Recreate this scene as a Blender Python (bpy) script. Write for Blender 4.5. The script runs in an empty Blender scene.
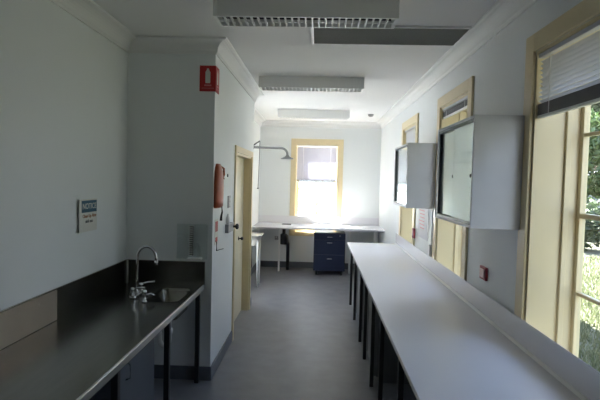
import bpy, bmesh, math, random
from mathutils import Vector, Matrix

random.seed(7)
SC = bpy.context.scene
COL = SC.collection
PI = math.pi

# ------------------------------------------------------------------ materials
def nodes_of(name):
    m = bpy.data.materials.new(name)
    m.use_nodes = True
    nt = m.node_tree
    return m, nt, nt.nodes['Principled BSDF']

def mat(name, col, rough=0.5, metal=0.0, var=0.0, vscale=8.0, bump=0.0, bscale=60.0, spec=0.5, stretch=None, trans=None):
    """Plain procedural paint / metal: base colour with slight noise variation and a fine bump."""
    m, nt, b = nodes_of(name)
    b.inputs['Roughness'].default_value = rough
    b.inputs['Metallic'].default_value = metal
    b.inputs['Specular IOR Level'].default_value = spec
    tc = nt.nodes.new('ShaderNodeTexCoord')
    mp = nt.nodes.new('ShaderNodeMapping')
    if stretch: mp.inputs['Scale'].default_value = stretch
    nt.links.new(tc.outputs['Object'], mp.inputs['Vector'])
    n = nt.nodes.new('ShaderNodeTexNoise')
    n.inputs['Scale'].default_value = vscale
    n.inputs['Detail'].default_value = 4
    nt.links.new(mp.outputs['Vector'], n.inputs['Vector'])
    r = nt.nodes.new('ShaderNodeValToRGB')
    r.color_ramp.elements[0].position = 0.3
    r.color_ramp.elements[1].position = 0.7
    r.color_ramp.elements[0].color = tuple(max(0, c*(1-var)) for c in col) + (1,)
    r.color_ramp.elements[1].color = tuple(min(1, c*(1+var)) for c in col) + (1,)
    nt.links.new(n.outputs['Fac'], r.inputs['Fac'])
    nt.links.new(r.outputs['Color'], b.inputs['Base Color'])
    if bump:
        n2 = nt.nodes.new('ShaderNodeTexNoise')
        n2.inputs['Scale'].default_value = bscale
        nt.links.new(mp.outputs['Vector'], n2.inputs['Vector'])
        bp = nt.nodes.new('ShaderNodeBump')
        bp.inputs['Strength'].default_value = bump
        bp.inputs['Distance'].default_value = 0.01
        nt.links.new(n2.outputs['Fac'], bp.inputs['Height'])
        nt.links.new(bp.outputs['Normal'], b.inputs['Normal'])
    if trans:
        tr = nt.nodes.new('ShaderNodeBsdfTranslucent')
        tr.inputs['Color'].default_value = tuple(col) + (1,)
        mx = nt.nodes.new('ShaderNodeMixShader')
        mx.inputs['Fac'].default_value = trans
        out = nt.nodes['Material Output']
        nt.links.new(b.outputs['BSDF'], mx.inputs[1])
        nt.links.new(tr.outputs['BSDF'], mx.inputs[2])
        nt.links.new(mx.outputs['Shader'], out.inputs['Surface'])
    return m

def glass_mat(name, tint, gloss):
    m, nt, b = nodes_of(name)
    nt.nodes.remove(b)
    t = nt.nodes.new('ShaderNodeBsdfTransparent'); t.inputs['Color'].default_value = tint + (1,)
    g = nt.nodes.new('ShaderNodeBsdfGlossy'); g.inputs['Roughness'].default_value = 0.02
    mx = nt.nodes.new('ShaderNodeMixShader'); mx.inputs['Fac'].default_value = gloss
    nt.links.new(t.outputs[0], mx.inputs[1]); nt.links.new(g.outputs[0], mx.inputs[2])
    nt.links.new(mx.outputs[0], nt.nodes['Material Output'].inputs['Surface'])
    return m

def frosted(name, col):
    # tinted sliding glass: part mirror, part see-through, faint body colour
    m, nt, b = nodes_of(name)
    b.inputs['Base Color'].default_value = col + (1,); b.inputs['Roughness'].default_value = .08
    t = nt.nodes.new('ShaderNodeBsdfTransparent'); t.inputs['Color'].default_value = (.85, .93, .9, 1)
    g = nt.nodes.new('ShaderNodeBsdfGlossy'); g.inputs['Color'].default_value = (.85, .97, .96, 1); g.inputs['Roughness'].default_value = .12
    mx = nt.nodes.new('ShaderNodeMixShader'); mx.inputs['Fac'].default_value = .30
    m2 = nt.nodes.new('ShaderNodeMixShader'); m2.inputs['Fac'].default_value = .50
    nt.links.new(b.outputs[0], mx.inputs[1]); nt.links.new(t.outputs[0], mx.inputs[2])
    nt.links.new(mx.outputs[0], m2.inputs[1]); nt.links.new(g.outputs[0], m2.inputs[2])
    nt.links.new(m2.outputs[0], nt.nodes['Material Output'].inputs['Surface'])
    return m

def leaf_mat(name, c0, c1):
    m, nt, b = nodes_of(name)
    b.inputs['Roughness'].default_value = 0.55
    g = nt.nodes.new('ShaderNodeNewGeometry')
    r = nt.nodes.new('ShaderNodeValToRGB')
    r.color_ramp.elements[0].color = c0 + (1,); r.color_ramp.elements[1].color = c1 + (1,)
    nt.links.new(g.outputs['Random Per Island'], r.inputs['Fac'])
    nt.links.new(r.outputs['Color'], b.inputs['Base Color'])
    tr = nt.nodes.new('ShaderNodeBsdfTranslucent')
    nt.links.new(r.outputs['Color'], tr.inputs['Color'])
    mx = nt.nodes.new('ShaderNodeMixShader'); mx.inputs['Fac'].default_value = 0.3
    nt.links.new(b.outputs[0], mx.inputs[1]); nt.links.new(tr.outputs[0], mx.inputs[2])
    nt.links.new(mx.outputs[0], nt.nodes['Material Output'].inputs['Surface'])
    return m

M = {
 'wall': mat('wall_paint', (.75,.775,.785), .6, var=.012, vscale=2, bump=.05, bscale=120),
 'ceil': mat('ceiling_paint', (.78,.775,.78), .7, var=.01, vscale=2),
 'cornice': mat('cornice_plaster', (.74,.74,.735), .6, var=.01),
 'floor': mat('floor_vinyl', (.205,.206,.22), .42, var=.10, vscale=6, bump=.03, bscale=200),
 'skirt': mat('skirting_vinyl', (.12,.13,.155), .45, var=.05),
 'cream': mat('cream_gloss_paint', (.70,.59,.37), .35, var=.02, vscale=3),
 'creamdoor': mat('cream_door_paint', (.70,.64,.48), .4, var=.02, vscale=3),
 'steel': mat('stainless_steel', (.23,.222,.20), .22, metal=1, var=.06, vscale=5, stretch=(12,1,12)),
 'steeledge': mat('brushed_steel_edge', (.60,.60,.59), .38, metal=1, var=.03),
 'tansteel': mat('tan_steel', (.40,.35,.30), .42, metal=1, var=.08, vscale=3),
 'chrome': mat('chrome', (.72,.72,.73), .12, metal=1),
 'blacksteel': mat('black_leg_paint', (.02,.02,.022), .4),
 'laminate': mat('white_laminate', (.755,.75,.79), .25, var=.012, vscale=1.2),
 'whitemetal': mat('white_enamel', (.82,.82,.82), .4),
 'galv': mat('grey_pipe_paint', (.16,.17,.175), .4, var=.05),
 'carcass': mat('grey_melamine', (.56,.565,.61), .5, var=.02),
 'panelgrey': mat('grey_cupboard_laminate', (.19,.195,.205), .5, var=.03),
 'cupdark': mat('dark_blue_grey_laminate', (.085,.095,.125), .5, var=.03),
 'alu': mat('dark_aluminium', (.10,.12,.125), .4, metal=.4),
 'inner': mat('cupboard_lining', (.78,.80,.79), .5),
 'glass': glass_mat('window_glass', (.96,.98,.97), .05),
 'cabglass': frosted('frosted_cabinet_glass', (.66,.76,.73)),
 'slat': mat('blind_slat', (.62,.62,.66), .45, trans=.22),
 'slatback': mat('translucent_blind_slat', (.50,.50,.58), .45, trans=.02),
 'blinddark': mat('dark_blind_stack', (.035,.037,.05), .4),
 'navy': mat('navy_enamel', (.016,.022,.052), .35, var=.04),
 'black': mat('black_plastic', (.012,.012,.013), .4),
 'dkgrey': mat('dark_grey_mesh', (.30,.305,.29), .7, var=.08, vscale=90),
 'ltdark': mat('light_fitting_inside', (.05,.05,.07), .5),
 'tube': mat('unlit_tube_glass', (.78,.78,.82), .25),
 'red': mat('sign_red', (.40,.012,.014), .4),
 'orangered': mat('orange_red_vinyl', (.34,.068,.022), .38, var=.08, vscale=14, bump=.25, bscale=14),
 'darkred': mat('dark_red_plastic', (.30,.012,.03), .35),
 'white': mat('white_plastic', (.78,.78,.78), .4),
 'greyplate': mat('grey_plastic_plate', (.30,.31,.32), .4),
 'paper': mat('white_card', (.70,.69,.64), .6),
 'teal': mat('teal_ink', (.045,.13,.20), .5),
 'brown': mat('orange_brown_ink', (.36,.13,.03), .5),
 'ink': mat('dark_ink', (.06,.07,.08), .5),
 'pinkplastic': mat('pale_pink_plastic', (.72,.50,.50), .4),
 'pink': mat('pink_ink', (.62,.20,.22), .5),
 'clear': glass_mat('clear_acrylic', (.93,.95,.95), .06),
 'bark': mat('bark', (.11,.085,.065), .9, var=.3, vscale=12, bump=.5, bscale=25),
 'stone': mat('grey_rock', (.28,.28,.31), .85, var=.25, vscale=6, bump=.5, bscale=14),
 'lawn': mat('lawn_soil_and_turf', (.085,.085,.052), .9, var=.25, vscale=3, bump=.4, bscale=40),
 'yard': mat('pale_yard_gravel', (.765,.77,.765), .9, var=.10, vscale=9, bump=.4, bscale=60),
 'roof': mat('roof_sheeting', (.30,.30,.31), .6),
 'leafdark': leaf_mat('dark_foliage', (.013,.027,.011), (.05,.075,.032)),
 'leafmid': leaf_mat('mid_foliage', (.03,.06,.016), (.10,.15,.05)),
 'leaflight': leaf_mat('yellow_green_foliage', (.15,.21,.05), (.36,.42,.14)),
 'leafgrey': leaf_mat('grey_green_foliage', (.08,.095,.08), (.18,.20,.17)),
 'leafpale': leaf_mat('pale_foliage', (.24,.24,.20), (.42,.41,.36)),  # pale leaf tones for the yard shrubs
 'grass': leaf_mat('grass_blades', (.055,.07,.028), (.15,.165,.085)),
}

# ------------------------------------------------------------------ mesh helpers
def box(bm, lo, hi, bev=0.0):
    c = [(lo[i]+hi[i])/2 for i in range(3)]
    s = [abs(hi[i]-lo[i]) for i in range(3)]
    r = bmesh.ops.create_cube(bm, size=1, matrix=Matrix.Translation(c) @ Matrix.Diagonal((*s, 1)))
    if bev:
        es = list({e for v in r['verts'] for e in v.link_edges})
        bmesh.ops.bevel(bm, geom=es, offset=min(bev, min(s)*.45), segments=2, profile=.5, affect='EDGES')
    return bm

def tube(bm, pts, rad, seg=10, caps=True):
    pts = [Vector(p) for p in pts]
    if not hasattr(rad, '__len__'): rad = [rad]*len(pts)
    rings = []
    up = Vector((0, 0, 1))
    for i, p in enumerate(pts):
        d = (pts[min(i+1, len(pts)-1)] - pts[max(i-1, 0)]).normalized()
        a = d.cross(up)
        if a.length < 1e-3: a = d.cross(Vector((0, 1, 0)))
        a.normalize(); b = d.cross(a).normalized()
        rings.append([bm.verts.new(p + (a*math.cos(t) + b*math.sin(t))*rad[i]) for t in [2*PI*k/seg for k in range(seg)]])
    for r0, r1 in zip(rings, rings[1:]):
        for k in range(seg):
            f = bm.faces.new((r0[k], r0[(k+1) % seg], r1[(k+1) % seg], r1[k])); f.smooth = True
    if caps:
        bm.faces.new(rings[0]); bm.faces.new(rings[-1][::-1])
    return bm

def lathe(bm, prof, c, seg=24, axis='z', sx=1, sy=1):
    """prof: list of (radius, height); rotated round an axis through c."""
    rings = []
    for r, h in prof:
        ring = []
        for k in range(seg):
            t = 2*PI*k/seg
            p, q = r*math.cos(t)*sx, r*math.sin(t)*sy
            v = {'z': (p, q, h), 'x': (h, p, q), 'y': (p, h, q)}[axis]
            ring.append(bm.verts.new(Vector(c) + Vector(v)))
        rings.append(ring)
    for r0, r1 in zip(rings, rings[1:]):
        for k in range(seg):
            f = bm.faces.new((r0[k], r0[(k+1) % seg], r1[(k+1) % seg], r1[k])); f.smooth = True
    bm.faces.new(rings[0]); bm.faces.new(rings[-1][::-1])
    return bm

def prism(bm, poly, axis, a, b):
    """Extrude a 2D polygon along an axis from a to b."""
    def P(p, t): return {'x': (t, p[0], p[1]), 'y': (p[0], t, p[1]), 'z': (p[0], p[1], t)}[axis]
    v0 = [bm.verts.new(P(p, a)) for p in poly]; v1 = [bm.verts.new(P(p, b)) for p in poly]
    n = len(poly)
    for k in range(n): bm.faces.new((v0[k], v0[(k+1) % n], v1[(k+1) % n], v1[k]))
    bm.faces.new(v0[::-1]); bm.faces.new(v1)
    return bm

def B(*boxes, bev=0.0):
    bm = bmesh.new()
    for lo, hi in boxes: box(bm, lo, hi, bev)
    return bm

def world_of(o):
    p = Vector((0, 0, 0))
    while o: p += o.location; o = o.parent
    return p

def obj(name, bm, m, parent=None, origin=None):
    """Link ONE mesh object; vertices are given in world metres."""
    bmesh.ops.recalc_face_normals(bm, faces=bm.faces[:])
    if parent: base = world_of(parent); loc = Vector((0, 0, 0))
    else:
        if origin is None:
            xs = [v.co for v in bm.verts]
            lo = [min(v[i] for v in xs) for i in range(3)]; hi = [max(v[i] for v in xs) for i in range(3)]
            origin = ((lo[0]+hi[0])/2, (lo[1]+hi[1])/2, lo[2])
        base = Vector(origin); loc = base
    for v in bm.verts: v.co -= base
    me = bpy.data.meshes.new(name); bm.to_mesh(me); bm.free()
    me.materials.append(m)
    o = bpy.data.objects.new(name, me); COL.objects.link(o)
    o.location = loc
    if parent: o.parent = parent
    return o

def tag(o, label=None, cat=None, group=None, kind=None):
    if label: o['label'] = label
    if cat: o['category'] = cat
    if group: o['group'] = group
    if kind: o['kind'] = kind
    return o

def thing(name, loc, label, cat, group=None):
    o = bpy.data.objects.new(name, None); COL.objects.link(o)
    o.location = loc; o.empty_display_size = .1
    return tag(o, label, cat, group)

def struct(name, bm, m, parent=None, label=None):
    o = obj(name, bm, m, parent)
    if not parent: o['kind'] = 'structure'
    if label: o['label'] = label
    return o

def structroot(name, loc):
    o = bpy.data.objects.new(name, None); COL.objects.link(o); o.location = loc
    o['kind'] = 'structure'
    return o

def dup(root, offset, label, group=None):
    r = root.copy(); COL.objects.link(r); r.location = root.location + Vector(offset); r['label'] = label
    if group: r['group'] = group
    for ch in list(root.children):
        c = ch.copy(); COL.objects.link(c); c.parent = r
        for g in list(ch.children):
            d = g.copy(); COL.objects.link(d); d.parent = c
    return r

def text_bm(s, size, place, depth=.0006):
    """Flat lettering as mesh; place maps (x, y, z) of the text block (centred) to world."""
    cu = bpy.data.curves.new('t', 'FONT'); cu.body = s; cu.size = size
    cu.align_x = 'CENTER'; cu.align_y = 'CENTER'; cu.extrude = depth; cu.offset = size*.012
    t = bpy.data.objects.new('t', cu); COL.objects.link(t)
    bpy.context.view_layer.update()
    me = bpy.data.meshes.new_from_object(t)
    bm = bmesh.new(); bm.from_mesh(me)
    for v in bm.verts: v.co = Vector(place(*v.co))
    bpy.data.objects.remove(t); bpy.data.curves.remove(cu); bpy.data.meshes.remove(me)
    return bm

# ------------------------------------------------------------------ setting: shell
XL, XC, XR = -1.64, -.894, 1.20        # left wall, passage wall, right wall
YA, YE, YB = 4.05, 6.50, 9.50          # recess end wall, end of passage wall, back wall
XF = -1.18                             # left wall of the far alcove
ZC = 2.90
YN = -1.6                              # wall behind the photographer
ZH = 3.05

struct('floor', B(((-2.0, YN-.2, -.15), (XR+.02, YB+.02, 0))), M['floor'])
struct('ceiling', B(((-2.1, YN-.2, ZC), (XR+.02, YB+.02, ZH))), M['ceil'])
struct('wall_left', B(((XL-.2, YN-.2, -.1), (XL, YA, ZC+.05))), M['wall'])
struct('wall_recess', B(((XL-.2, YA, -.1), (XC, YA+.15, ZC+.05))), M['wall'])
DY0, DY1, DZ = 5.12, 6.30, 2.03
struct('wall_passage', B(((XC-.25, YA+.15, -.1), (XC, DY0, ZC+.05)), ((XC-.25, DY1, -.1), (XC, YE, ZC+.05)),
                         ((XC-.25, DY0, DZ), (XC, DY1, ZC+.05))), M['wall'])
AW0, AW1 = 6.60, 7.74  # opening for the added, unseen alcove window
struct('wall_alcove', B(((XF-.2, YE-.15, -.1), (XF, AW0, ZC+.05)), ((XF-.2, AW1, -.1), (XF, YB, ZC+.05)), ((XF-.2, AW0, -.1), (XF, AW1, .3)), ((XF-.2, AW0, 2.6), (XF, AW1, ZC+.05)), ((XF-.2, YE-.15, -.1), (XC-.25, YE, ZC+.05))), M['wall'])
struct('wall_near', B(((XL-.2, YN-.2, -.1), (XR+.35, YN, ZC+.05))), M['wall'])

WZ0, WZ1 = .70, 2.50
WIN = [(1.87, 2.77), (3.95, 4.85), (6.03, 6.93)]
bm = bmesh.new()
prev = YN-.2
for a, b in WIN:
    box(bm, (XR, prev, -.3), (XR+.30, a, ZH)); prev = b
    box(bm, (XR, a, -.3), (XR+.30, b, WZ0)); box(bm, (XR, a, WZ1), (XR+.30, b, ZH))
box(bm, (XR, prev, -.3), (XR+.30, YB+.3, ZH))
struct('wall_right', bm, M['wall'])
BX0, BX1, BZ1 = -.46, .37, 2.46
struct('wall_back', B(((XF-.2, YB, -.3), (BX0, YB+.3, ZH)), ((BX1, YB, -.3), (XR, YB+.3, ZH)),
                      ((BX0, YB, -.3), (BX1, YB+.3, WZ0)), ((BX0, YB, BZ1), (BX1, YB+.3, ZH))), M['wall'])
struct('roof', B(((-3.2, YN-.8, ZH+.02), (2.0, YB+.75, ZH+.14))), M['roof'])

# cove cornices: profile (out from wall, z), ends mitred
PROF = [(0, 2.785), (.012, 2.785), (.016, 2.80)]
for k in range(7):
    t = k/6*PI/2
    PROF.append((.020+.075*(1-math.cos(t)), 2.805+.078*math.sin(t)))
PROF += [(.108, 2.888), (.112, 2.9), (0, 2.9)]
def cornice(name, wall, nrm, s0, s1, k0, k1):
    """nrm: axis/sign the moulding grows in; the run goes along the other axis from s0 to s1."""
    bm = bmesh.new()
    def P(o, z, s, k):
        if nrm[0]: return (wall+nrm[0]*o, s+k*o, z)
        return (s+k*o, wall+nrm[1]*o, z)
    v0 = [bm.verts.new(P(o, z, s0, k0)) for o, z in PROF]; v1 = [bm.verts.new(P(o, z, s1, k1)) for o, z in PROF]
    n = len(PROF)
    for k in range(n): bm.faces.new((v0[k], v0[(k+1) % n], v1[(k+1) % n], v1[k]))
    bm.faces.new(v0); bm.faces.new(v1[::-1])
    return struct(name, bm, M['cornice'])
cornice('trim_1', XL, (1, 0), YN, YA, 1, -1)
cornice('trim_2', YA, (0, -1), XL, XC, 1, 1)
cornice('trim_3', XC, (1, 0), YA, YE, -1, 1)
cornice('trim_4', YE, (0, 1), XF, XC, 1, 1)
cornice('trim_5', XF, (1, 0), YE, YB, 1, -1)
cornice('trim_6', YB, (0, -1), XF, XR, 1, -1)
cornice('trim_7', XR, (-1, 0), YN, YB, 1, -1)
cornice('trim_8', YN, (0, 1), XL, XR, 1, -1)

# coved vinyl skirting
def skirt(name, lo, hi): struct(name, B((lo, hi), bev=.004), M['skirt'])
skirt('baseboard_left', (XL, YN, 0), (XL+.012, YA, .12))
skirt('baseboard_recess', (XL+.012, YA-.012, 0), (XC+.012, YA, .12))
skirt('baseboard_passage', (XC, YA, 0), (XC+.012, DY0-.075, .12))
skirt('baseboard_corner', (XC, DY1+.075, 0), (XC+.012, YE+.012, .12))
skirt('baseboard_alcove', (XF, YE+.012, 0), (XF+.012, YB-.012, .12))
skirt('baseboard_back', (XF, YB-.012, 0), (XR, YB, .12))
skirt('baseboard_right', (XR-.012, YN, 0), (XR, YB-.012, .12))

# door in the passage wall
d = structroot('door_1', (XC, (DY0+DY1)/2, 0))
obj('architrave', B(((XC, DY0-.07, 0), (XC+.018, DY0, DZ+.07)), ((XC, DY1, 0), (XC+.018, DY1+.07, DZ+.07)),
                    ((XC, DY0, DZ), (XC+.018, DY1, DZ+.07)), bev=.004), M['cream'], d)
obj('door_jamb', B(((XC-.25, DY0, 0), (XC, DY0+.025, DZ)), ((XC-.25, DY1-.025, 0), (XC, DY1, DZ)),
                   ((XC-.25, DY0+.025, DZ-.025), (XC, DY1-.025, DZ))), M['cream'], d)
leaf = obj('door_leaf', B(((XC-.135, DY0+.026, .004), (XC-.09, DY1-.026, DZ-.026))), M['creamdoor'], d)
bm = bmesh.new()
lathe(bm, [(.024, 0), (.024, .006), (.009, .008), (.009, .03), (.02, .036), (.022, .05), (.012, .06)], (XC-.09, DY1-.36, 1.0), 16, 'x')
obj('door_knob', bm, M['black'], leaf)

# ------------------------------------------------------------------ windows
def window(name, u0, u1, z0, z1, P, dep, loc, rows, meet):
    """P maps (u along wall, w outward through wall, z) to world."""
    w = structroot(name, loc)
    def BX(lst, bev=0.0):
        bm = bmesh.new()
        for lo, hi in lst:
            a, b = P(*lo), P(*hi)
            box(bm, [min(a[i], b[i]) for i in range(3)], [max(a[i], b[i]) for i in range(3)], bev)
        return bm
    aw = .10
    obj('architrave', BX([((u0-aw, -.02, z0-.06), (u0, 0, z1+aw)), ((u1, -.02, z0-.06), (u1+aw, 0, z1+aw)),
                          ((u0, -.02, z1), (u1, 0, z1+aw)), ((u0, -.02, z0-.06), (u1, 0, z0))], .004), M['cream'], w)
    t = .018
    obj('reveal', BX([((u0, 0, z0), (u0+t, dep, z1)), ((u1-t, 0, z0), (u1, dep, z1)), ((u0+t, 0, z1-t), (u1-t, dep, z1)),
                      ((u0+t, 0, z0), (u1-t, dep+.03, z0+t))]), M['cream'], w)
    a, b, c, e = u0+t, u1-t, z0+t, z1-t
    obj('stop_bead', BX([((a, .17, c), (a+.018, .20, e)), ((b-.018, .17, c), (b, .20, e)), ((a+.018, .17, e-.018), (b-.018, .20, e))], .004), M['cream'], w)
    fr = obj('sash_frame', BX([((a, .20, c), (a+.014, dep-.02, e)), ((b-.014, .20, c), (b, dep-.02, e)),
                          ((a+.014, .20, e-.02), (b-.014, dep-.02, e)), ((a+.014, .20, c), (b-.014, dep-.02, c+.04))]), M['cream'], w)
    a += .014; b -= .014; c += .04; e -= .02; sw_ = .030; rl = .014
    um = (a+b)/2
    for nm, s0, s1, w0, w1 in (('upper_sash', meet, e, .245, .28), ('lower_sash', c, meet, .245, .28)):
        bars = [((a, w0, s0), (a+sw_, w1, s1)), ((b-sw_, w0, s0), (b, w1, s1)), ((a+sw_, w0, s0), (b-sw_, w1, s0+rl)), ((a+sw_, w0, s1-rl), (b-sw_, w1, s1))]
        bars.append(((um-.010, w0+.004, s0+rl), (um+.010, w1-.004, s1-rl)))
        for r in rows:
            if s0+.06 < r < s1-.06:
                bars.append(((a+sw_, w0+.004, r-.010), (um-.010, w1-.004, r+.010)))
                bars.append(((um+.010, w0+.004, r-.010), (b-sw_, w1-.004, r+.010)))
        s = obj(nm, BX(bars, .003), M['cream'], w)
        obj('pane', BX([((a+sw_, (w0+w1)/2-.002, s0+rl), (b-sw_, (w0+w1)/2+.002, s1-rl))]), M['glass'], s)
    return w

PR = lambda u, w, z: (XR+w, u, z)
PB = lambda u, w, z: (u, YB+w, z)
for i, (a, b) in enumerate(WIN):
    window('window_%d' % (i+1), a, b, WZ0, WZ1, PR, .30, (XR, (a+b)/2, WZ0), (2.035, 1.155), 1.59)
window('window_4', BX0, BX1, WZ0, BZ1, PB, .30, ((BX0+BX1)/2, YB, WZ0), (2.0, 1.13), 1.575)

PL = lambda u, w, z: (XF-w, u, z)
window('window_5', AW0, AW1, .3, 2.6, PL, .31, (XF, (AW0+AW1)/2, .3), (2.03, 1.13), 1.575)  # unseen window, added to brighten the far end of the room

def blind(u0, u1, top, bot, P, ang, smat, label, stack=.0, gap=.02, cord=None):
    root = thing('venetian_blind', P((u0+u1)/2, .022, bot), label, 'blind', None)
    def BX(lst, bev=0.0):
        bm = bmesh.new()
        for lo, hi in lst:
            p, q = P(*lo), P(*hi)
            box(bm, [min(p[i], q[i]) for i in range(3)], [max(p[i], q[i]) for i in range(3)], bev)
        return bm
    a, b = u0+.020, u1-.020
    obj('headrail', BX([((a, .004, top-.025), (b, .040, top-.001))], .003), M['slat'], root)
    z0 = bot+.016+stack
    n = max(2, int((top-.035-z0)/gap))
    bm = bmesh.new()
    ca, sa = math.cos(ang), math.sin(ang)
    for k in range(n):
        zc = z0+gap*.5+k*(top-.038-z0)/n
        prof = []
        for j in range(5):
            s = (j/4-.5)*.025; h = .0022*(1-(2*(j/4-.5))**2)
            prof.append((.022+s*ca-h*sa, zc+s*sa+h*ca))
        rows = [[bm.verts.new(P(u, w, z)) for w, z in prof] for u in (a+.003, b-.003)]
        for j in range(4): 
            f = bm.faces.new((rows[0][j], rows[0][j+1], rows[1][j+1], rows[1][j])); f.smooth = True
    obj('slats', bm, smat, root)
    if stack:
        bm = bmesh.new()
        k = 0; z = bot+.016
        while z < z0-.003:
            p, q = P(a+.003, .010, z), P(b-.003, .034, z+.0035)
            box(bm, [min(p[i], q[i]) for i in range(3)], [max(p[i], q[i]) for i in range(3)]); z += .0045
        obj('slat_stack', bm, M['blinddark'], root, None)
    obj('bottom_rail', BX([((a, .009, bot), (b, .035, bot+.016))], .003), M['whitemetal'], root)
    for f in (.16, .84):
        u = a+(b-a)*f
        bm = BX([((u-.003, .0055, bot), (u+.003, .007, top-.03))])
        obj('cord', bm, M['whitemetal'], root)
    return root

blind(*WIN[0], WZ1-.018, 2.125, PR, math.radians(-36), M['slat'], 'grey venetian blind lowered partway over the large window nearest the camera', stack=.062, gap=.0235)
blind(*WIN[1], WZ1-.018, 2.385, PR, math.radians(-15), M['slat'], 'short raised venetian blind in the window just beyond the near wall cabinet', stack=.05)
blind(*WIN[2], WZ1-.018, 2.16, PR, math.radians(-40), M['slat'], 'half lowered venetian blind in the side window behind the far wall cabinet', stack=.04)
blind(BX0, BX1, BZ1-.018, 1.705, PB, math.radians(-63), M['slatback'], 'backlit lavender grey venetian blind covering the upper back window', stack=.03)

# ------------------------------------------------------------------ stainless sink bench on the left
ZS = .827
XS = -.952
Y0S = .75
sb = thing('sink_bench', (-1.3, 2.4, 0), 'long dark stainless steel sink bench along the left wall', 'bench')
SX0, SX1, SY0, SY1 = -1.27, -1.01, 3.46, 3.90          # bowl opening
def worktop():
    bm = bmesh.new()
    zt, zb = ZS, ZS-.030
    for (x0, x1, y0, y1) in ((XL+.014, SX0, Y0S, YA-.014), (SX1, XS-.008, Y0S, YA-.014), (SX0, SX1, Y0S, SY0), (SX0, SX1, SY1, YA-.014)):
        box(bm, (x0, y0, zb), (x1, y1, zt))
    return bm
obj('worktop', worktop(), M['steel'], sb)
bm = bmesh.new(); prism(bm, [(XS-.016, ZS-.034), (XS, ZS-.034), (XS, ZS+.001), (XS-.004, ZS+.005), (XS-.013, ZS+.005), (XS-.016, ZS+.0005)], 'y', Y0S, YA-.014)
obj('front_edge', bm, M['steeledge'], sb)['label'] = 'bright rolled steel front edge'
bm = B(((XL+.001, Y0S, ZS-.03), (XL+.013, YA-.013, 1.03)), bev=.003)
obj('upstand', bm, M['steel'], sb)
bm = B(((XL+.0132, Y0S, ZS+.004), (XL+.0155, 2.93, 1.022)))  # thin paler tan sheet over the near part of the upstand
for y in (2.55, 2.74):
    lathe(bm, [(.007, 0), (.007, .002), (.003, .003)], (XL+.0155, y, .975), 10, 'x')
obj('tan_overlay', bm, M['tansteel'], sb)['label'] = 'paler tan stretch of the upstand with two screws'
obj('upstand', B(((XL+.013, YA-.013, ZS-.03), (XS, YA-.001, 1.03)), bev=.003), M['steel'], sb)
bm = bmesh.new(); tube(bm, [(XL+.020, YA-.020, ZS), (XL+.020, YA-.020, 1.025)], .008, 8)
obj('corner_weld_glint', bm, M['steeledge'], sb)  # bright bead stands in for the glint on the welded corner
bm = bmesh.new()
n = 28
def rrect(x0, x1, y0, y1, r, z, segs=6):
    out = []
    for cx, cy, a0 in ((x1-r, y1-r, 0), (x0+r, y1-r, PI/2), (x0+r, y0+r, PI), (x1-r, y0+r, 1.5*PI)):
        for k in range(segs+1):
            t = a0+k/segs*PI/2; out.append((cx+r*math.cos(t), cy+r*math.sin(t), z))
    return out
loops = [rrect(SX0-.012, SX1+.012, SY0-.012, SY1+.012, .06, ZS+.0015), rrect(SX0+.006, SX1-.006, SY0+.006, SY1-.006, .05, ZS+.001),
         rrect(SX0+.012, SX1-.012, SY0+.012, SY1-.012, .05, ZS-.02), rrect(SX0+.03, SX1-.03, SY0+.03, SY1-.03, .05, ZS-.15), rrect(SX0+.07, SX1-.07, SY0+.1, SY1-.1, .03, ZS-.165)]
vs = [[bm.verts.new(p) for p in L] for L in loops]
for r0, r1 in zip(vs, vs[1:]):
    for k in range(len(r0)):
        f = bm.faces.new((r0[k], r0[(k+1) % len(r0)], r1[(k+1) % len(r0)], r1[k])); f.smooth = True
bm.faces.new(vs[-1])
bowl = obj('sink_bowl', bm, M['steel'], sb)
bm = bmesh.new(); lathe(bm, [(.03, -.004), (.03, .002), (.02, .001), (.012, -.002)], ((SX0+SX1)/2, (SY0+SY1)/2, ZS-.163), 18)
obj('drain', bm, M['chrome'], bowl)
for y in (3.99, 3.17, 2.34, 1.5):
    for x in (-.995, -1.58):
        obj('leg', B(((x-.018, y-.018, 0), (x+.018, y+.018, ZS-.03)), bev=.003), M['blacksteel'], sb)
obj('rail', B(((-1.013, Y0S+.05, ZS-.065), (-.977, 3.97, ZS-.031)), bev=.003), M['blacksteel'], sb)

# mixer tap
TX, TY = -1.37, 3.60
tp = thing('sink_mixer_tap', (TX, TY, ZS), 'chrome gooseneck mixer tap with lever handles beside the sink bowl', 'tap')
obj('tap_base', B(((TX-.025, TY-.10, ZS), (TX+.025, TY+.10, ZS+.022)), bev=.008), M['chrome'], tp)
pts = [(TX, TY, ZS+.02), (TX, TY, ZS+.15), (TX, TY, ZS+.30)]
for k in range(1, 13):
    t = PI*k/12; pts.append((TX+.072*(1-math.cos(t)), TY+.0, ZS+.30+.085*math.sin(t)))
pts += [(TX+.146, TY, ZS+.275)]
bm = bmesh.new(); tube(bm, pts, [.014, .0115]+[.0105]*(len(pts)-2), 12)
nk = obj('gooseneck_spout', bm, M['chrome'], tp)
bm = bmesh.new(); lathe(bm, [(.011, .03), (.014, .025), (.014, -.005), (.010, -.008)], (TX+.146, TY, ZS+.25), 14)
obj('nozzle', bm, M['chrome'], nk)
for s, dx in ((-1, .015), (1, .035)):
    y = TY+s*.085
    bm = bmesh.new(); lathe(bm, [(.022, 0), (.022, .01), (.016, .03), (.018, .05), (.018, .06), (.008, .066)], (TX, y, ZS+.02), 16)
    hb = obj('tap_body', bm, M['chrome'], tp)
    bm = bmesh.new(); tube(bm, [(TX, y, ZS+.075), (TX+.05, y+s*.015, ZS+.088), (TX+.10, y+s*.025, ZS+.092)], [.008, .0065, .008], 8)
    obj('lever', bm, M['chrome'], hb)
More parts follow.
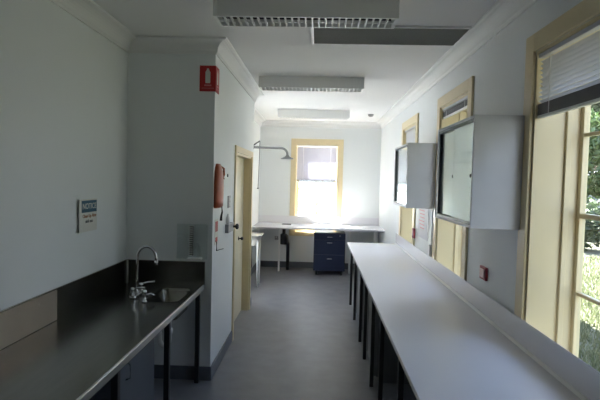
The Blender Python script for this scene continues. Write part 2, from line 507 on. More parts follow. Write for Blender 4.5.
pl = thing('bubbler_tap', (TX+.12, 3.5, ZS), 'small chrome bubbler tap at the near corner of the sink bowl', 'tap')
bm = bmesh.new(); lathe(bm, [(.02, 0), (.02, .008), (.012, .012), (.012, .06), (.017, .064), (.017, .085), (.006, .09)], (TX+.12, 3.43, ZS+.002), 14)
obj('tap_body', bm, M['chrome'], pl)
bm = bmesh.new(); tube(bm, [(TX+.12, 3.43, ZS+.05), (TX+.16, 3.45, ZS+.06), (TX+.185, 3.46, ZS+.045)], .007, 8)
obj('spout', bm, M['chrome'], pl)

# things under the sink bench
def waste(x, y, label, zb):
    bm = bmesh.new()
    pts = [(x, y, ZS-.166), (x, y, zb+.10)]
    for k in range(1, 9):
        t = PI*k/8; pts.append((x-.04*(1-math.cos(t)), y, zb+.10-.06*math.sin(t)))
    pts += [(x-.08, y, zb+.16), (x-.14, y, zb+.20), (x-.20, y, zb+.20)]
    tube(bm, pts, .02, 12)
    lathe(bm, [(.026, -.02), (.028, 0), (.026, .02)], (x, y, zb+.16), 14)
    obj('waste_trap', bm, M['white'], sb)['label'] = label
waste((SX0+SX1)/2, (SY0+SY1)/2, 'white plastic waste trap hanging below the sink bowl', .38)
cb = thing('underbench_cupboard', (-1.33, 2.8, 0), 'dark blue grey cupboard standing under the sink bench', 'cupboard')
obj('body', B(((-1.60, 2.53, .10), (-1.075, 3.10, .76)), ((-1.58, 2.56, 0), (-1.13, 3.07, .10))), M['cupdark'], cb)
dr = obj('door', B(((-1.074, 2.535, .11), (-1.056, 3.095, .75)), bev=.003), M['cupdark'], cb)
bm = bmesh.new(); tube(bm, [(-1.056, 2.62, .60), (-1.030, 2.62, .61), (-1.030, 2.62, .69), (-1.056, 2.62, .70)], .005, 8)
obj('handle', bm, M['alu'], dr)

# notice on the left wall
def on_left(cy, cz, off): return lambda x, y, z: (XL+off+z, cy+x, cz+y)
ns = thing('notice_sign', (XL, 3.345, 1.345), 'small white notice with a blue heading fixed to the left wall', 'sign')
bm = bmesh.new()
cols = []
for k in range(9):
    u = k/8; lift = .004+.011*max(0, 1-u*4)**2
    cols.append([bm.verts.new((XL+lift+t, 3.20+.285*u, z)) for t in (0, .0015) for z in (1.345, 1.575)])
for c0, c1 in zip(cols, cols[1:]):
    for q in ((0, 1), (1, 3), (3, 2), (2, 0)): bm.faces.new((c0[q[0]], c0[q[1]], c1[q[1]], c1[q[0]]))
bm.faces.new([cols[0][q] for q in (0, 1, 3, 2)]); bm.faces.new([cols[-1][q] for q in (0, 2, 3, 1)])
obj('card', bm, M['paper'], ns)
hd = obj('heading_panel', B(((XL+.0058, 3.255, 1.482), (XL+.0075, 3.478, 1.566))), M['teal'], ns)
hd['label'] = 'blue heading panel'
obj('heading_text', text_bm('NOTICE', .056, on_left(3.367, 1.524, .0079)), M['paper'], hd)
obj('notice_text', text_bm('Clean Up After', .033, on_left(3.373, 1.455, .0062)), M['brown'], ns)['label'] = 'orange brown line of lettering'
obj('notice_text', text_bm('sink use', .034, on_left(3.365, 1.418, .0062)), M['ink'], ns)

# wall dispenser by the column on the end wall
ds = thing('ribbed_dispenser', (-1.05, YA, 1.05), 'clear plastic holder with a dark ribbed strip on the sink end wall', 'dispenser')
obj('back_panel', B(((-1.20, YA-.006, 1.05), (-.935, YA-.001, 1.35)), bev=.002), M['clear'], ds)
bm = bmesh.new()
for k in range(14):
    lathe(bm, [(.016, 0), (.018, .003), (.018, .011), (.016, .014)], (-1.065, YA-.036, 1.085+k*.018), 14)
obj('ribbed_strip', bm, M['black'], ds)
obj('rib_marks', B(*[((-1.079, YA-.0565, 1.087+k*.018), (-1.051, YA-.0535, 1.093+k*.018)) for k in range(14)]), M['white'], ds)
bm = bmesh.new(); lathe(bm, [(.020, 0), (.026, .006), (.026, .085), (.012, .105), (.012, .12)], (-1.012, YA-.036, 1.07), 16)
obj('bottle', bm, M['clear'], ds)
obj('tray', B(((-1.095, YA-.07, 1.052), (-.975, YA-.006, 1.066)), bev=.004), M['white'], ds)

# ------------------------------------------------------------------ things on the column and passage wall
# corner-mounted extinguisher location sign: one folded red plate
cs = thing('extinguisher_sign', (XC, YA, 2.48), 'red extinguisher location sign folded round the column corner', 'sign')
obj('plate', B(((-1.025, YA-.006, 2.475), (XC+.006, YA-.001, 2.69)), ((XC+.001, YA-.006, 2.475), (XC+.006, YA+.135, 2.69))), M['red'], cs)
def ext_icon(P):
    bm = bmesh.new()
    poly = [(-.019, -.055), (.019, -.055), (.021, -.045), (.021, .038), (.010, .056), (.008, .068), (-.008, .068), (-.010, .056), (-.021, .038), (-.021, -.045)]
    v0 = [bm.verts.new(P(x, y, 0)) for x, y in poly]; v1 = [bm.verts.new(P(x, y, .0012)) for x, y in poly]
    for k in range(len(poly)): bm.faces.new((v0[k], v0[(k+1) % len(poly)], v1[(k+1) % len(poly)], v1[k]))
    bm.faces.new(v0); bm.faces.new(v1[::-1])
    return bm
PF = lambda x, y, z: (-.955+x, YA-.0062-z, 2.598+y)
PS = lambda x, y, z: (XC+.0062+z, YA+.068+x, 2.598+y)
for P in (PF, PS):
    obj('extinguisher_symbol', ext_icon(P), M['paper'], cs)['label'] = 'white extinguisher shape'
    bm = bmesh.new()
    for x0, x1, y0, y1 in ((-.052, .052, -.098, -.094), (-.03, .03, -.079, -.066)):
        a, b = P(x0, y0, 0), P(x1, y1, .0012)
        box(bm, [min(a[i], b[i]) for i in range(3)], [max(a[i], b[i]) for i in range(3)])
    obj('sign_line', bm, M['pink'], cs)

ps = thing('orange_pouch', (XC, 4.19, 1.48), 'orange red vinyl pouch with a dark pull tab on the passage wall', 'pouch')
bm = bmesh.new()
zz = [(1.487, .030, .8), (1.50, .046, 1), (1.60, .052, 1), (1.72, .050, .97), (1.80, .044, .86), (1.845, .034, .70), (1.872, .02, .5)]
rows = []
for z, dpt, wd in zz:
    row = []
    for k in range(9):
        t = PI*k/8; row.append(bm.verts.new((XC+.002+dpt*math.sin(t)**.7, 4.20-.135*wd*math.cos(t), z)))
    rows.append(row)
for r0, r1 in zip(rows, rows[1:]):
    for k in range(8):
        f = bm.faces.new((r0[k], r0[k+1], r1[k+1], r1[k])); f.smooth = True
    bm.faces.new((r0[8], r0[0], r1[0], r1[8]))
bm.faces.new(rows[0]); bm.faces.new(rows[-1][::-1])
obj('pouch_body', bm, M['orangered'], ps)
bm = bmesh.new(); tube(bm, [(XC+.022, 4.25, 1.85), (XC+.040, 4.29, 1.835), (XC+.040, 4.31, 1.78), (XC+.036, 4.30, 1.74)], .009, 8)
obj('carry_loop', bm, M['orangered'], ps)
bm = bmesh.new(); tube(bm, [(XC+.025, 4.30, 1.50), (XC+.028, 4.31, 1.44), (XC+.022, 4.30, 1.40), (XC+.022, 4.29, 1.365)], [.007, .007, .010, .012], 8)
obj('pull_tab', bm, M['black'], ps)

sw = thing('light_switch', (XC, 4.78, 1.45), 'grey upright light switch plate between the pouch and the door', 'switch')
obj('plate', B(((XC+.001, 4.70, 1.455), (XC+.010, 4.815, 1.575)), bev=.003), M['greyplate'], sw)
for z in (1.49, 1.54): obj('rocker', B(((XC+.0101, 4.745, z-.014), (XC+.015, 4.775, z+.014)), bev=.002), M['white'], sw)
bm = bmesh.new(); lathe(bm, [(.016, 0), (.016, .008), (.008, .012)], (XC+.001, 4.66, 1.775), 14, 'x')
tag(obj('wall_button', bm, M['greyplate']), 'tiny round grey button on the wall above the light switch', 'button')
lk = thing('lock_box', (XC, 4.75, 1.19), 'grey metal lock box with a dark round knob by the door frame', 'lock')
obj('housing', B(((XC-.003, 4.60, 1.215), (XC+.035, 4.90, 1.30)), bev=.004), M['greyplate'], lk)
bm = bmesh.new(); lathe(bm, [(.012, 0), (.012, .02), (.028, .028), (.030, .045), (.016, .055)], (XC+.035, 4.86, 1.258), 16, 'x')
obj('knob', bm, M['black'], lk)
bt = thing('small_bottle', (XC, 4.55, 1.32), 'small clear bottle on the wall just below the dark pull tab', 'bottle')
bm = bmesh.new(); lathe(bm, [(.015, 0), (.018, .005), (.018, .07), (.008, .085), (.008, .10)], (XC+.024, 4.62, 1.302), 14)
obj('bottle_body', bm, M['white'], bt)
nt_ = thing('red_wall_tag', (XC, 4.2, 1.15), 'narrow white tag with red markings on the passage wall under the pouch', 'sign')
obj('card', B(((XC+.001, 4.13, 1.16), (XC+.003, 4.26, 1.385)), bev=.0005), M['paper'], nt_)
obj('red_mark', B(((XC+.0031, 4.145, 1.275), (XC+.0042, 4.245, 1.365))), M['red'], nt_)
obj('red_mark', B(((XC+.0031, 4.155, 1.185), (XC+.0042, 4.235, 1.225))), M['red'], nt_)
bm = bmesh.new(); tube(bm, [(XC+.002, 4.17, 1.20), (XC+.012, 4.17, 1.18), (XC+.012, 4.17, 1.11), (XC+.012, 4.30, 1.10), (XC+.035, 4.36, 1.10)], .004, 8)
tag(obj('wire_hook', bm, M['blacksteel']), 'thin dark wire hook on the wall below the red marked tag', 'hook')

# ------------------------------------------------------------------ emergency shower and basin in the alcove
sh = thing('emergency_shower', (XF, 7.8, 2.25), 'grey wall mounted emergency shower with a bell head and pull rod', 'shower')
bm = bmesh.new(); lathe(bm, [(.05, 0), (.05, .01), (.03, .016), (.026, .03)], (XF+.001, 7.8, 2.262), 18, 'x')
obj('flange', bm, M['galv'], sh)
pts = [(XF+.02, 7.8, 2.262), (-.9, 7.8, 2.26), (-.62, 7.8, 2.255)]
for k in range(1, 8):
    t = PI/2*k/7; pts.append((-.62+.10*math.sin(t), 7.8, 2.155+.10*math.cos(t)))
pts.append((-.52, 7.8, 2.12))
bm = bmesh.new(); tube(bm, pts, .019, 12)
obj('arm', bm, M['galv'], sh)
bm = bmesh.new(); lathe(bm, [(.022, .07), (.026, .05), (.05, .03), (.10, .008), (.108, 0), (.10, -.004)], (-.52, 7.8, 2.085), 24)
obj('shower_head', bm, M['galv'], sh)
bm = bmesh.new(); lathe(bm, [(.03, -.035), (.034, -.02), (.034, .02), (.03, .035)], (-1.10, 7.8, 2.262), 16, 'x')
vl = obj('valve', bm, M['galv'], sh)
bm = bmesh.new(); tube(bm, [(-1.10, 7.8, 2.275), (-1.04, 7.8, 2.32), (-.97, 7.79, 2.365)], .012, 8)
obj('valve_lever', bm, M['galv'], vl)
bm = bmesh.new(); tube(bm, [(-.97, 7.79, 2.365), (-.975, 7.79, 2.0), (-.985, 7.79, 1.60)], .006, 8)
lathe(bm, [(.008, 0), (.02, .006), (.02, .012), (.008, .018)], (-.985, 7.79, 1.585), 12)
obj('pull_rod', bm, M['galv'], sh)

eb = thing('alcove_basin', (-1.03, 7.8, 0), 'small steel hand basin on legs below the emergency shower', 'basin')
bm = bmesh.new()
loops = [rrect(XF+.002, -.885, 7.58, 8.02, .05, .845), rrect(XF+.02, -.90, 7.60, 8.00, .05, .848), rrect(XF+.03, -.91, 7.62, 7.98, .05, .82), rrect(XF+.05, -1.0, 7.68, 7.92, .03, .69),
         rrect(XF+.04, -.99, 7.67, 7.93, .03, .67), rrect(XF+.002, -.90, 7.59, 8.01, .05, .825)]
vs = [[bm.verts.new(p) for p in L] for L in loops]
for r0, r1 in zip(vs, vs[1:]+vs[:1]):
    if r0 is vs[-1] or r0 is vs[3]: pass
    for k in range(len(r0)):
        f = bm.faces.new((r0[k], r0[(k+1) % len(r0)], r1[(k+1) % len(r0)], r1[k])); f.smooth = True
bm.faces.new(vs[3]); bm.faces.new(vs[4][::-1])
obj('bowl', bm, M['steeledge'], eb)
for x, y in ((-.955, 7.64), (-.955, 7.96), (-1.15, 7.64), (-1.15, 7.96)):
    bm = bmesh.new(); tube(bm, [(x, y, 0), (x, y, .815 if x > -1 else .815)], .012, 8)
    obj('leg', bm, M['whitemetal'], eb)
bm = bmesh.new(); tube(bm, [(-1.08, 7.8, .67), (-1.08, 7.8, .30), (-1.12, 7.8, .22), (XF+.002, 7.8, .22)], .022, 10)
obj('drain_pipe', bm, M['black'], eb)
bm = bmesh.new(); tube(bm, [(-1.12, 7.8, .82), (-1.12, 7.8, .94), (-1.08, 7.8, .96), (-1.03, 7.8, .93)], .010, 8)
obj('spout', bm, M['chrome'], eb)

# ------------------------------------------------------------------ far bench
ZF, YF = .89, 8.58
fbn = thing('far_bench', (0, 9.1, 0), 'white bench running across the back wall below the window', 'bench')
obj('worktop', B(((XF+.002, YF, ZF-.032), (XR-.002, YB-.021, ZF)), bev=.004), M['laminate'], fbn)
obj('splashback', B(((XF+.002, YB-.020, ZF-.03), (XR-.002, YB-.0205+.0, 1.035)), bev=.0), M['laminate'], fbn)
for x in (-.72, 1.09, -1.13, .62):
    obj('leg', B(((x-.017, 9.06, 0), (x+.017, 9.094, ZF-.032)), bev=.003), M['whitemetal'], fbn)
obj('rail', B(((XF+.05, 9.095, ZF-.08), (XR-.05, 9.115, ZF-.033)), bev=.003), M['whitemetal'], fbn)
dcs = thing('drip_cup', (-.59, 9.2, ZF), 'flat dark drip cup set into the back bench below the shower', 'drip cup')
obj('cup_rim', B(((-.68, 9.10, ZF), (-.50, 9.11, ZF+.012)), ((-.68, 9.21, ZF), (-.50, 9.22, ZF+.012)), ((-.68, 9.11, ZF), (-.67, 9.21, ZF+.012)), ((-.51, 9.11, ZF), (-.50, 9.21, ZF+.012)), bev=.002), M['galv'], dcs)
obj('cup_floor', B(((-.67, 9.11, ZF+.0005), (-.51, 9.21, ZF+.004))), M['black'], dcs)
tr = thing('black_drain_trap', (-.62, 9.28, 0), 'black bottle trap and drain pipe under the back bench', 'pipe')
bm = bmesh.new(); lathe(bm, [(.06, 0), (.088, .015), (.095, .08), (.088, .17), (.06, .20), (.032, .21), (.032, .36)], (-.645, 9.25, .495), 20)
obj('bottle_trap', bm, M['black'], tr)
bm = bmesh.new(); tube(bm, [(-.60, 9.25, .56), (-.575, 9.25, .55), (-.565, 9.25, .50), (-.562, 9.25, .25), (-.56, 9.25, 0)], .032, 12)
obj('drain_pipe', bm, M['black'], tr)
so = thing('socket_outlet', (-.79, YB, .53), 'grey double socket on the back wall beneath the far bench', 'socket')
obj('plate', B(((-.845, YB-.012, .545), (-.735, YB-.001, .62)), bev=.003), M['greyplate'], so)
for x in (-.815, -.765): obj('rocker', B(((x-.01, YB-.016, .592), (x+.01, YB-.0121, .608)), bev=.001), M['white'], so)

# mobile drawer pedestal
pd = thing('drawer_pedestal', (.23, 9.05, 0), 'navy blue drawer pedestal on castors under the back bench', 'drawer unit')
PX0, PX1, PY0, PY1 = -.06, .52, 8.80, 9.04
obj('carcass', B(((PX0, PY0, .085), (PX1, 9.36, .785)), bev=.006), M['navy'], pd)
for z0, z1, zh in ((.665, .770, .715), (.395, .655, .610), (.10, .385, .315)):
    dw = obj('drawer', B(((PX0+.012, PY0-.018, z0), (PX1-.012, PY0-.0005, z1)), bev=.004), M['navy'], pd)
    bm = bmesh.new(); tube(bm, [(.185, PY0-.018, zh), (.187, PY0-.04, zh), (.275, PY0-.04, zh), (.277, PY0-.018, zh)], .0075, 8)
    obj('handle', bm, M['chrome'], dw)['label'] = 'pale bow handle'
bm = bmesh.new(); lathe(bm, [(.014, 0), (.014, -.004), (.008, -.006)], (.42, PY0-.018, .735), 14, 'y')
obj('lock', bm, M['chrome'], pd)
for x in (PX0+.06, PX1-.06):
    for y in (PY0+.06, 9.30):
        bm = bmesh.new(); lathe(bm, [(.012, -.016), (.034, -.014), (.036, 0), (.034, .014), (.012, .016)], (x, y, .036), 16, 'x')
        box(bm, (x-.022, y-.022, .066), (x+.022, y+.022, .085))
        obj('castor', bm, M['black'], pd)

# ------------------------------------------------------------------ long right bench
XB0, XB1, YB0, YB1 = .455, 1.178, .5, 7.24
rb = thing('side_bench', (.82, 4, 0), 'long white bench running under the windows along the right wall', 'bench')
bm = bmesh.new(); box(bm, (XB0, YB0, ZS-.030), (XB1, YB1, ZS), .004)
obj('worktop', bm, M['laminate'], rb)
sp = obj('splashback', B(((XB1, YB0, ZS-.03), (XR-.021, YB1, .98)), ((XB1, YB0, .981), (XR-.021, YB1, .988))), M['laminate'], rb)
bm = bmesh.new()
prism(bm, [(XB1-.013, ZS+.0005), (XB1-.0005, ZS+.0005), (XB1-.0005, ZS+.018), (XB1-.006, ZS+.015)], 'y', YB0, YB1-.002)
obj('sealing_bead', bm, M['white'], rb)
for y in (6.76, 6.02, 5.20, 4.69, 4.06, 3.50, 2.70, 1.85, .95):
    for x in (.495, 1.12):
        obj('leg', B(((x-.016, y-.016, 0), (x+.016, y+.016, ZS-.031)), bev=.003), M['blacksteel'], rb)
obj('rail', B(((.485, YB0+.05, ZS-.07), (.505, YB1-.35, ZS-.031)), bev=.002), M['blacksteel'], rb)
cup = None
for y0, y1, lab in ((4.12, 4.66, 'grey cupboard under the side bench, nearest of the row'), (4.73, 5.17, 'narrow grey cupboard under the side bench, second from the camera'),
                    (5.40, 5.98, 'grey cupboard under the side bench, third from the camera'), (6.08, 6.60, 'grey cupboard under the side bench, farthest of the row')):
    c = thing('grey_cupboard', (.82, (y0+y1)/2, 0), lab, 'cupboard', None)
    obj('body', B(((.54, y0, .06), (1.09, y1, .745)), ((.58, y0+.02, 0), (1.07, y1-.02, .06))), M['panelgrey'], c)
    dd = obj('door', B(((.522, y0+.003, .065), (.5395, y1-.003, .74)), bev=.003), M['panelgrey'], c)
    bm = bmesh.new(); tube(bm, [(.522, y0+.07, .60), (.502, y0+.07, .61), (.502, y0+.07, .68), (.522, y0+.07, .69)], .005, 8)
    obj('handle', bm, M['alu'], dd)

# ------------------------------------------------------------------ wall cabinets with sliding glass
def wall_cabinet(y0, y1, label, group):
    c = thing('wall_cabinet', (XR, (y0+y1)/2, 1.49), label, 'cabinet', group)
    x0, x1, z0, z1, t = .895, XR-.021, 1.49, 2.155, .018
    obj('carcass', B(((x0, y0, z0), (x1, y0+t, z1)), ((x0, y1-t, z0), (x1, y1, z1)), ((x0, y0+t, z0), (x1, y1-t, z0+t)), ((x0, y0+t, z1-t), (x1, y1-t, z1)), bev=.0015), M['carcass'], c)
    obj('back', B(((x1-.01, y0+t, z0+t), (x1-.001, y1-t, z1-t))), M['inner'], c)
    obj('shelf', B(((x0+.05, y0+t, 1.80), (x1-.01, y1-t, 1.815))), M['inner'], c)
    fr = .02
    obj('door_track', B(((x0+.002, y0+t, z0+t), (x0+.034, y1-t, z0+t+.016)), ((x0+.002, y0+t, z1-t-.02), (x0+.034, y1-t, z1-t)), ((x0+.002, y1-t-.035, z0+t+.016), (x0+.034, y1-t, z1-t-.02))), M['alu'], c)
    ym = (y0+y1)/2
    for k, (a, b, xx) in enumerate(((y0+t+.001, ym+.02, x0+.012), (ym-.02, y1-t-.036, x0+.024))):
        g = obj('sliding_door', B(((xx-.0025, a, z0+t+.0165), (xx+.0025, b, z1-t-.0205))), M['cabglass'], c)
        yy = b-.06 if k == 0 else a+.09
        yy = (a+.05) if k == 0 else (a+.085)
        if k == 1: obj('edge_strip', B(((xx-.006, a, z0+t+.017), (xx-.0027, a+.045, z1-t-.021))), M['white'], g)
        bm = bmesh.new(); lathe(bm, [(.012, 0), (.012, -.002), (.007, -.003)], (xx-.0026, yy, 1.80), 14, 'x')
        obj('finger_pull', bm, M['black'], g)
    return c
wall_cabinet(2.84, 3.70, 'near grey wall cabinet with sliding glass doors beside the big window', 'grey wall cabinets')
wall_cabinet(4.92, 5.76, 'far grey wall cabinet with sliding glass doors, smaller in view', 'grey wall cabinets')

# ------------------------------------------------------------------ small fittings on the right wall
iso = thing('red_switch', (XR, 3.44, 1.07), 'dark red framed switch on the wall below the near cabinet', 'switch')
obj('frame', B(((XR-.020, 3.378, 1.075), (XR-.001, 3.50, 1.167)), bev=.004), M['darkred'], iso)
obj('rocker', B(((XR-.027, 3.397, 1.09), (XR-.0201, 3.481, 1.152)), bev=.003), M['pinkplastic'], iso)
iso2 = thing('red_switch', (XR, 5.86, 1.08), 'tiny red switch on the edge of the far side window', 'switch')
obj('frame', B(((XR-.045, 5.80, 1.08), (XR-.0215, 5.90, 1.20)), bev=.004), M['darkred'], iso2)
obj('rocker', B(((XR-.052, 5.83, 1.11), (XR-.0451, 5.87, 1.17)), bev=.003), M['pinkplastic'], iso2)
po = thing('wall_chart', (XR, 5.4, 1.1), 'pale chart with faint pink lines on the wall below the far cabinet', 'poster')
obj('sheet', B(((XR-.004, 5.24, 1.12), (XR-.001, 5.74, 1.47))), M['carcass'], po)
obj('chart_lines', B(*[((XR-.0052, 5.42, 1.43-.04*k), (XR-.0041, 5.70-.03*(k % 3), 1.44-.04*k)) for k in range(6)]), M['pink'], po)
w1 = thing('white_conduit', (XR, 5.0, 1.2), 'white conduit strip with a socket beside the middle side window', 'conduit')
obj('strip', B(((XR-.022, 4.985, .99), (XR-.001, 5.02, 1.485)), bev=.003), M['white'], w1)
obj('socket_box', B(((XR-.045, 4.97, .995), (XR-.0225, 5.035, 1.115)), bev=.004), M['white'], w1)

# ------------------------------------------------------------------ ceiling lights, grille, detector
def ceiling_light(y, label):
    L = thing('ceiling_light', (-.11, y+.1, 2.78), label, 'ceiling light', 'louvred strip lights')
    x0, x1, y0, y1, zb, zt = -.70, .475, y, y+.21, 2.775, ZC-.001
    obj('housing', B(((x0, y0, zb), (x0+.022, y1, zt)), ((x1-.022, y0, zb), (x1, y1, zt)), ((x0+.022, y0, zb), (x1-.022, y0+.016, zt)), ((x0+.022, y1-.016, zb), (x1-.022, y1, zt)),
                     ((x0+.022, y0+.016, zt-.03), (x1-.022, y1-.016, zt)), bev=.002), M['whitemetal'], L)
    bm = bmesh.new()
    n = 26
    for k in range(1, n):
        x = x0+.022+(x1-x0-.044)*k/n
        box(bm, (x-.005, y0+.017, zb+.001), (x+.005, y1-.017, zb+.016))
    box(bm, (x0+.023, (y0+y1)/2-.005, zb), (x1-.023, (y0+y1)/2+.005, zb+.017))
    obj('louvre', bm, M['whitemetal'], L)
    obj('reflector', B(((x0+.0225, y0+.0165, zt-.038), (x1-.0225, y1-.0165, zt-.031)), ((x0+.0225, y0+.0165, zb+.03), (x1-.0225, y0+.0185, zt-.038)), ((x0+.0225, y1-.0185, zb+.03), (x1-.0225, y1-.0165, zt-.038))), M['ltdark'], L)
    for yy in (y0+.062, y1-.062):
        bm = bmesh.new(); tube(bm, [(x0+.04, yy, 2.835), (x1-.04, yy, 2.835)], .013, 10)
        obj('tube', bm, M['tube'], L)
    return L
L1 = ceiling_light(3.07, 'largest louvred strip light on the ceiling, nearest the camera')
dup(L1, (0, 2.32, 0), 'middle louvred strip light on the ceiling')
dup(L1, (0, 4.83, 0), 'farthest and smallest strip light near the back wall')
gr = thing('ceiling_grille', (.5, 3.83, ZC-.02), 'dark return air grille in a white frame on the ceiling', 'vent')
gx0, gx1, gy0, gy1 = -.095, 1.105, 3.60, 4.08
obj('frame', B(((gx0, gy0, ZC-.014), (gx1, gy0+.022, ZC-.001)), ((gx0, gy1-.022, ZC-.014), (gx1, gy1, ZC-.001)), ((gx0, gy0+.022, ZC-.014), (gx0+.026, gy1-.022, ZC-.001)), ((gx1-.026, gy0+.022, ZC-.014), (gx1, gy1-.022, ZC-.001)), bev=.003), M['whitemetal'], gr)
bm = B(((gx0+.026, gy0+.022, ZC-.005), (gx1-.026, gy1-.022, ZC-.0012)))
for k in range(30):
    y = gy0+.03+k*(gy1-gy0-.06)/29
    box(bm, (gx0+.027, y-.002, ZC-.011), (gx1-.027, y+.002, ZC-.0051))
obj('grille_panel', bm, M['dkgrey'], gr)
bm = bmesh.new(); lathe(bm, [(.05, 0), (.05, -.012), (.042, -.03), (.025, -.042), (.008, -.044)], (.86, 8.3, ZC-.001), 20)
tag(obj('smoke_detector', bm, M['greyplate']), 'small round smoke detector on the ceiling near the back wall', 'smoke detector')

# ------------------------------------------------------------------ outdoors
ZG = -.30
struct('ground', B(((1.51, -12, ZG-.2), (60, 70, ZG))), M['lawn'])
struct('yard', B(((-50, YB+.31, ZG-.2), (1.509, 70, ZG-.002))), M['yard'])

def leaf_cloud(bm, blobs, n, size, rng):
    tot = sum(b[3]*b[4]*b[5] for b in blobs)
    for bx, by, bz, rx, ry, rz in blobs:
        for _ in range(int(n*rx*ry*rz/tot)):
            d = Vector((rng.gauss(0, 1), rng.gauss(0, 1), rng.gauss(0, 1))).normalized()*(rng.random()**.4)
            p = Vector((bx+d.x*rx, by+d.y*ry, bz+d.z*rz))
            a = Vector((rng.gauss(0, 1), rng.gauss(0, 1), rng.gauss(0, .7))).normalized()
            b = a.cross(Vector((rng.gauss(0, 1), rng.gauss(0, 1), rng.gauss(0, 1)))).normalized()
            s = size*(.6+.8*rng.random())
            vs = [bm.verts.new(p+q) for q in (-a*s, b*s*.42-a*s*.1, a*s, -b*s*.42-a*s*.1)]
            bm.faces.new(vs)

def tree(name, x, y, h, r, mleaf, label, cat, n=2600, size=.13, trunk=.14, low=.35, seed=1, group=None):
    rng = random.Random(seed)
    t = thing(name, (x, y, ZG), label, cat, group)
    bm = bmesh.new()
    tube(bm, [(x, y, ZG), (x+.05*rng.uniform(-1, 1), y, ZG+h*.3), (x+.2*rng.uniform(-1, 1), y+.1, ZG+h*.6), (x, y, ZG+h*.88)], [trunk, trunk*.75, trunk*.5, trunk*.15], 10)
    blobs = [(x, y, ZG+h*.72, r*.8, r*.8, h*.26)]
    for k in range(9):
        a = 2*PI*k/9+rng.random(); q = r*rng.uniform(.45, .85); z = ZG+h*rng.uniform(low+.1, .9)
        px, py = x+q*math.cos(a), y+q*math.sin(a)
        tube(bm, [(x, y, z-h*.15), ((x+px)/2, (y+py)/2, z-h*.05), (px, py, z)], [trunk*.4, trunk*.25, trunk*.08], 6)
        s = r*rng.uniform(.35, .55)
        blobs.append((px, py, z, s, s, s*.8))
    obj('trunk', bm, M['bark'], t)
    bm = bmesh.new(); leaf_cloud(bm, blobs, n, size, rng)
    obj('foliage', bm, mleaf, t)
    return t

def shrub(x, y, h, r, mleaf, label, n=1500, size=.08, seed=1, group=None):
    rng = random.Random(seed)
    t = thing('shrub', (x, y, ZG), label, 'shrub', group)
    bm = bmesh.new(); blobs = []
    for k in range(7):
        a = 2*PI*k/7+rng.random(); q = r*rng.uniform(.2, .65); z = ZG+h*rng.uniform(.4, .8)
        px, py = x+q*math.cos(a), y+q*math.sin(a)
        tube(bm, [(x+.05*math.cos(a), y+.05*math.sin(a), ZG), ((x+px)/2, (y+py)/2, (ZG+z)/2), (px, py, z)], [.03, .02, .006], 6)
        blobs.append((px, py, z, r*.5, r*.5, h*.28))
    blobs.append((x, y, ZG+h*.35, r*.9, r*.9, h*.35))
    obj('stems', bm, M['bark'], t)
    bm = bmesh.new(); leaf_cloud(bm, blobs, n, size, rng)
    obj('foliage', bm, mleaf, t)
    return t

# garden seen through the right windows, then unseen shading trees (bearing about 0.5-0.6 right per metre ahead)
tree('garden_tree', 14.2, 25.2, 9.5, 3.4, M['leafdark'], 'tall dark tree seen at the top of the near window', 'tree', 9000, .22, .22, .1, 3)
tree('garden_tree', 9.7, 18.9, 5.2, 1.5, M['leafmid'], 'mid green bushy tree seen through the near window panes', 'tree', 6500, .13, .12, .15, 5)
tree('garden_tree', 24.5, 40.0, 10.5, 3.6, M['leafgrey'], 'grey green tree far across the lawn outside the near window', 'tree', 4200, .2, .24, .3, 8)
shrub(8.5, 15.9, 1.6, 1.0, M['leafdark'], 'dark low shrub at the far edge of the lawn outside', 2200, .10, 11)
shrub(11.2, 16.2, 1.9, 1.1, M['leafmid'], 'green shrub at the far edge of the lawn, right of the dark shrub', 2200, .10, 12)
shrub(13.9, 16.6, 1.7, 1.2, M['leafdark'], 'dark shrub at the right end of the lawn edge', 1800, .10, 13)
tree('garden_tree', 10.5, -5.0, 7.6, 2.4, M['leafdark'], 'unseen dark tree added to cut window light, farthest behind the camera', 'tree', 4200, .2, .2, .12, 31)  # unseen trees added to dim the daylight entering the near window
tree('garden_tree', 10.0, -.3, 7.4, 2.4, M['leafmid'], 'unseen green tree added to cut window light, level with the camera', 'tree', 4200, .2, .2, .12, 32)
tree('garden_tree', 10.6, 4.4, 7.4, 2.4, M['leafdark'], 'unseen dark tree added to cut window light, level with the large near window', 'tree', 4200, .2, .2, .12, 33)
# pale yard seen through the back window
shrub(-.05, 23.0, 2.3, .42, M['leafpale'], 'small pale shrub outside the back window, on the left', 420, .08, 21, 'yard shrubs')
shrub(.85, 23.6, 2.4, .48, M['leafpale'], 'small pale shrub outside the back window, on the right', 420, .08, 22, 'yard shrubs')
hd_ = thing('hedge', (17, 30, ZG), 'long dark hedge closing the far side of the lawn', 'hedge')
rng = random.Random(41); bm = bmesh.new(); b2 = bmesh.new()
for k in range(16):
    t_ = k/15; hx, hy = 9+18*t_, 33-9*t_
    tube(b2, [(hx, hy, ZG), (hx+.1, hy, ZG+1.2), (hx, hy, ZG+2.4)], [.09, .07, .02], 6)
    leaf_cloud(bm, [(hx, hy, ZG+1.7, 1.1, 1.0, 1.75)], 620, .2, rng)
obj('stems', b2, M['bark'], hd_); obj('foliage', bm, M['leafdark'], hd_)
# rock bank
bm = bmesh.new()
rng = random.Random(4)
bmesh.ops.create_icosphere(bm, subdivisions=3, radius=1)
for v in bm.verts:
    s = 1+.16*math.sin(3.1*v.co.x+1)*math.cos(4.3*v.co.y)+.05*rng.random()
    v.co = Vector((11.6+v.co.x*2.2*s, 20.6+v.co.y*1.2*s, ZG+.55+v.co.z*1.9*s))
tag(obj('rock', bm, M['stone']), 'large grey rock behind the shrubs outside the near window', 'rock')

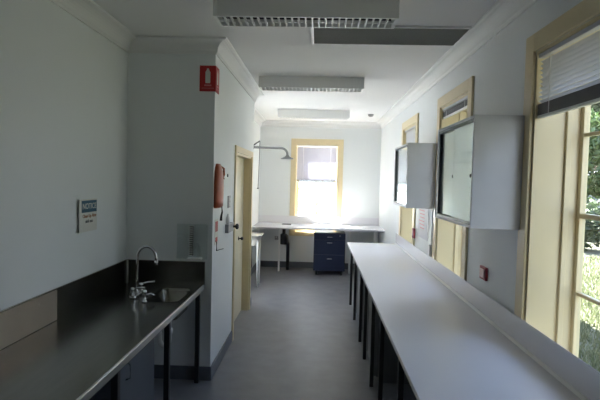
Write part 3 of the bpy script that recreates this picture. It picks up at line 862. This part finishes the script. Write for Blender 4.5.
# grass blades on the part of the lawn the windows show
bm = bmesh.new(); rng = random.Random(9)
for _ in range(15000):
    y = rng.uniform(4.6, 14.3); x = y*rng.uniform(.42, .72)
    if x < 1.8: continue
    h = rng.uniform(.05, .12); a = rng.random()*2*PI; w = .012
    dx, dy = math.cos(a), math.sin(a); lx, ly = rng.uniform(-.04, .04), rng.uniform(-.04, .04)
    bm.faces.new([bm.verts.new((x-dx*w, y-dy*w, ZG-.005)), bm.verts.new((x+dx*w, y+dy*w, ZG-.005)), bm.verts.new((x+lx, y+ly, ZG+h))])
tag(obj('lawn_grass', bm, M['grass'], None), 'short green grass on the lawn outside the right windows', 'grass', kind='stuff')

# ------------------------------------------------------------------ light
w = bpy.data.worlds.new('sky'); SC.world = w; w.use_nodes = True
nt = w.node_tree; bg = nt.nodes['Background']
tc = nt.nodes.new('ShaderNodeTexCoord'); sx = nt.nodes.new('ShaderNodeSeparateXYZ')
rp = nt.nodes.new('ShaderNodeValToRGB')
rp.color_ramp.elements[0].color = (.85, .91, 1, 1); rp.color_ramp.elements[1].color = (.44, .60, 1, 1)
rp.color_ramp.elements[1].position = .7
nt.links.new(tc.outputs['Generated'], sx.inputs[0]); nt.links.new(sx.outputs['Z'], rp.inputs['Fac'])
nt.links.new(rp.outputs['Color'], bg.inputs['Color'])
SKY = 2.25
bg.inputs['Strength'].default_value = SKY
sl = bpy.data.lights.new('sun', 'SUN'); sl.energy = 42; sl.angle = math.radians(.6); sl.color = (1, .965, .92)
so_ = bpy.data.objects.new('sun', sl); COL.objects.link(so_)
so_.rotation_euler = Vector((.59, -.81, -1.0)).to_track_quat('-Z', 'Y').to_euler()
so_.location = (-8, 18, 12)
# window portals: they emit nothing, they only guide sampling of the sky through the openings
def portal(name, loc, nrm, sx_, sy_):
    l = bpy.data.lights.new(name, 'AREA'); l.shape = 'RECTANGLE'; l.size = sx_; l.size_y = sy_
    l.cycles.is_portal = True
    o = bpy.data.objects.new(name, l); COL.objects.link(o); o.location = loc
    o.rotation_euler = Vector(nrm).to_track_quat('-Z', 'Z').to_euler()
for a, b in WIN: portal('window_portal', (XR+.31, (a+b)/2, (WZ0+WZ1)/2), (-1, 0, 0), b-a, WZ1-WZ0)
portal('window_portal', (XF-.33, (AW0+AW1)/2, 1.45), (1, 0, 0), AW1-AW0, 2.3)  # portal of the added alcove window
portal('window_portal', ((BX0+BX1)/2, YB+.31, (WZ0+BZ1)/2), (0, -1, 0), BX1-BX0, BZ1-WZ0)

# ------------------------------------------------------------------ camera
cam = bpy.data.cameras.new('camera'); co = bpy.data.objects.new('camera', cam); COL.objects.link(co)
cam.sensor_fit = 'HORIZONTAL'; cam.sensor_width = 36; cam.lens = 480/600*36; cam.clip_start = .05; cam.clip_end = 300
yaw, pitch, roll = math.radians(-2.176), math.radians(-2.403), math.radians(1.449)
f = Vector((math.sin(yaw)*math.cos(pitch), math.cos(yaw)*math.cos(pitch), math.sin(pitch)))
r = Vector((math.cos(yaw), -math.sin(yaw), 0)); u = r.cross(f)
r2 = math.cos(roll)*r+math.sin(roll)*u; u2 = -math.sin(roll)*r+math.cos(roll)*u
mw = Matrix((r2, u2, -f)).transposed().to_4x4(); mw.translation = (0, 0, 1.75)
co.matrix_world = mw
SC.camera = co

vs_ = SC.view_settings
vs_.view_transform = 'Standard'; vs_.look = 'None'; vs_.exposure = 1.4; vs_.gamma = 1; vs_.use_curve_mapping = False
SC.cycles.use_denoising = True
SC.cycles.max_bounces = 14; SC.cycles.diffuse_bounces = 10; SC.cycles.glossy_bounces = 6; SC.cycles.transparent_max_bounces = 16
SC.cycles.sample_clamp_indirect = 8
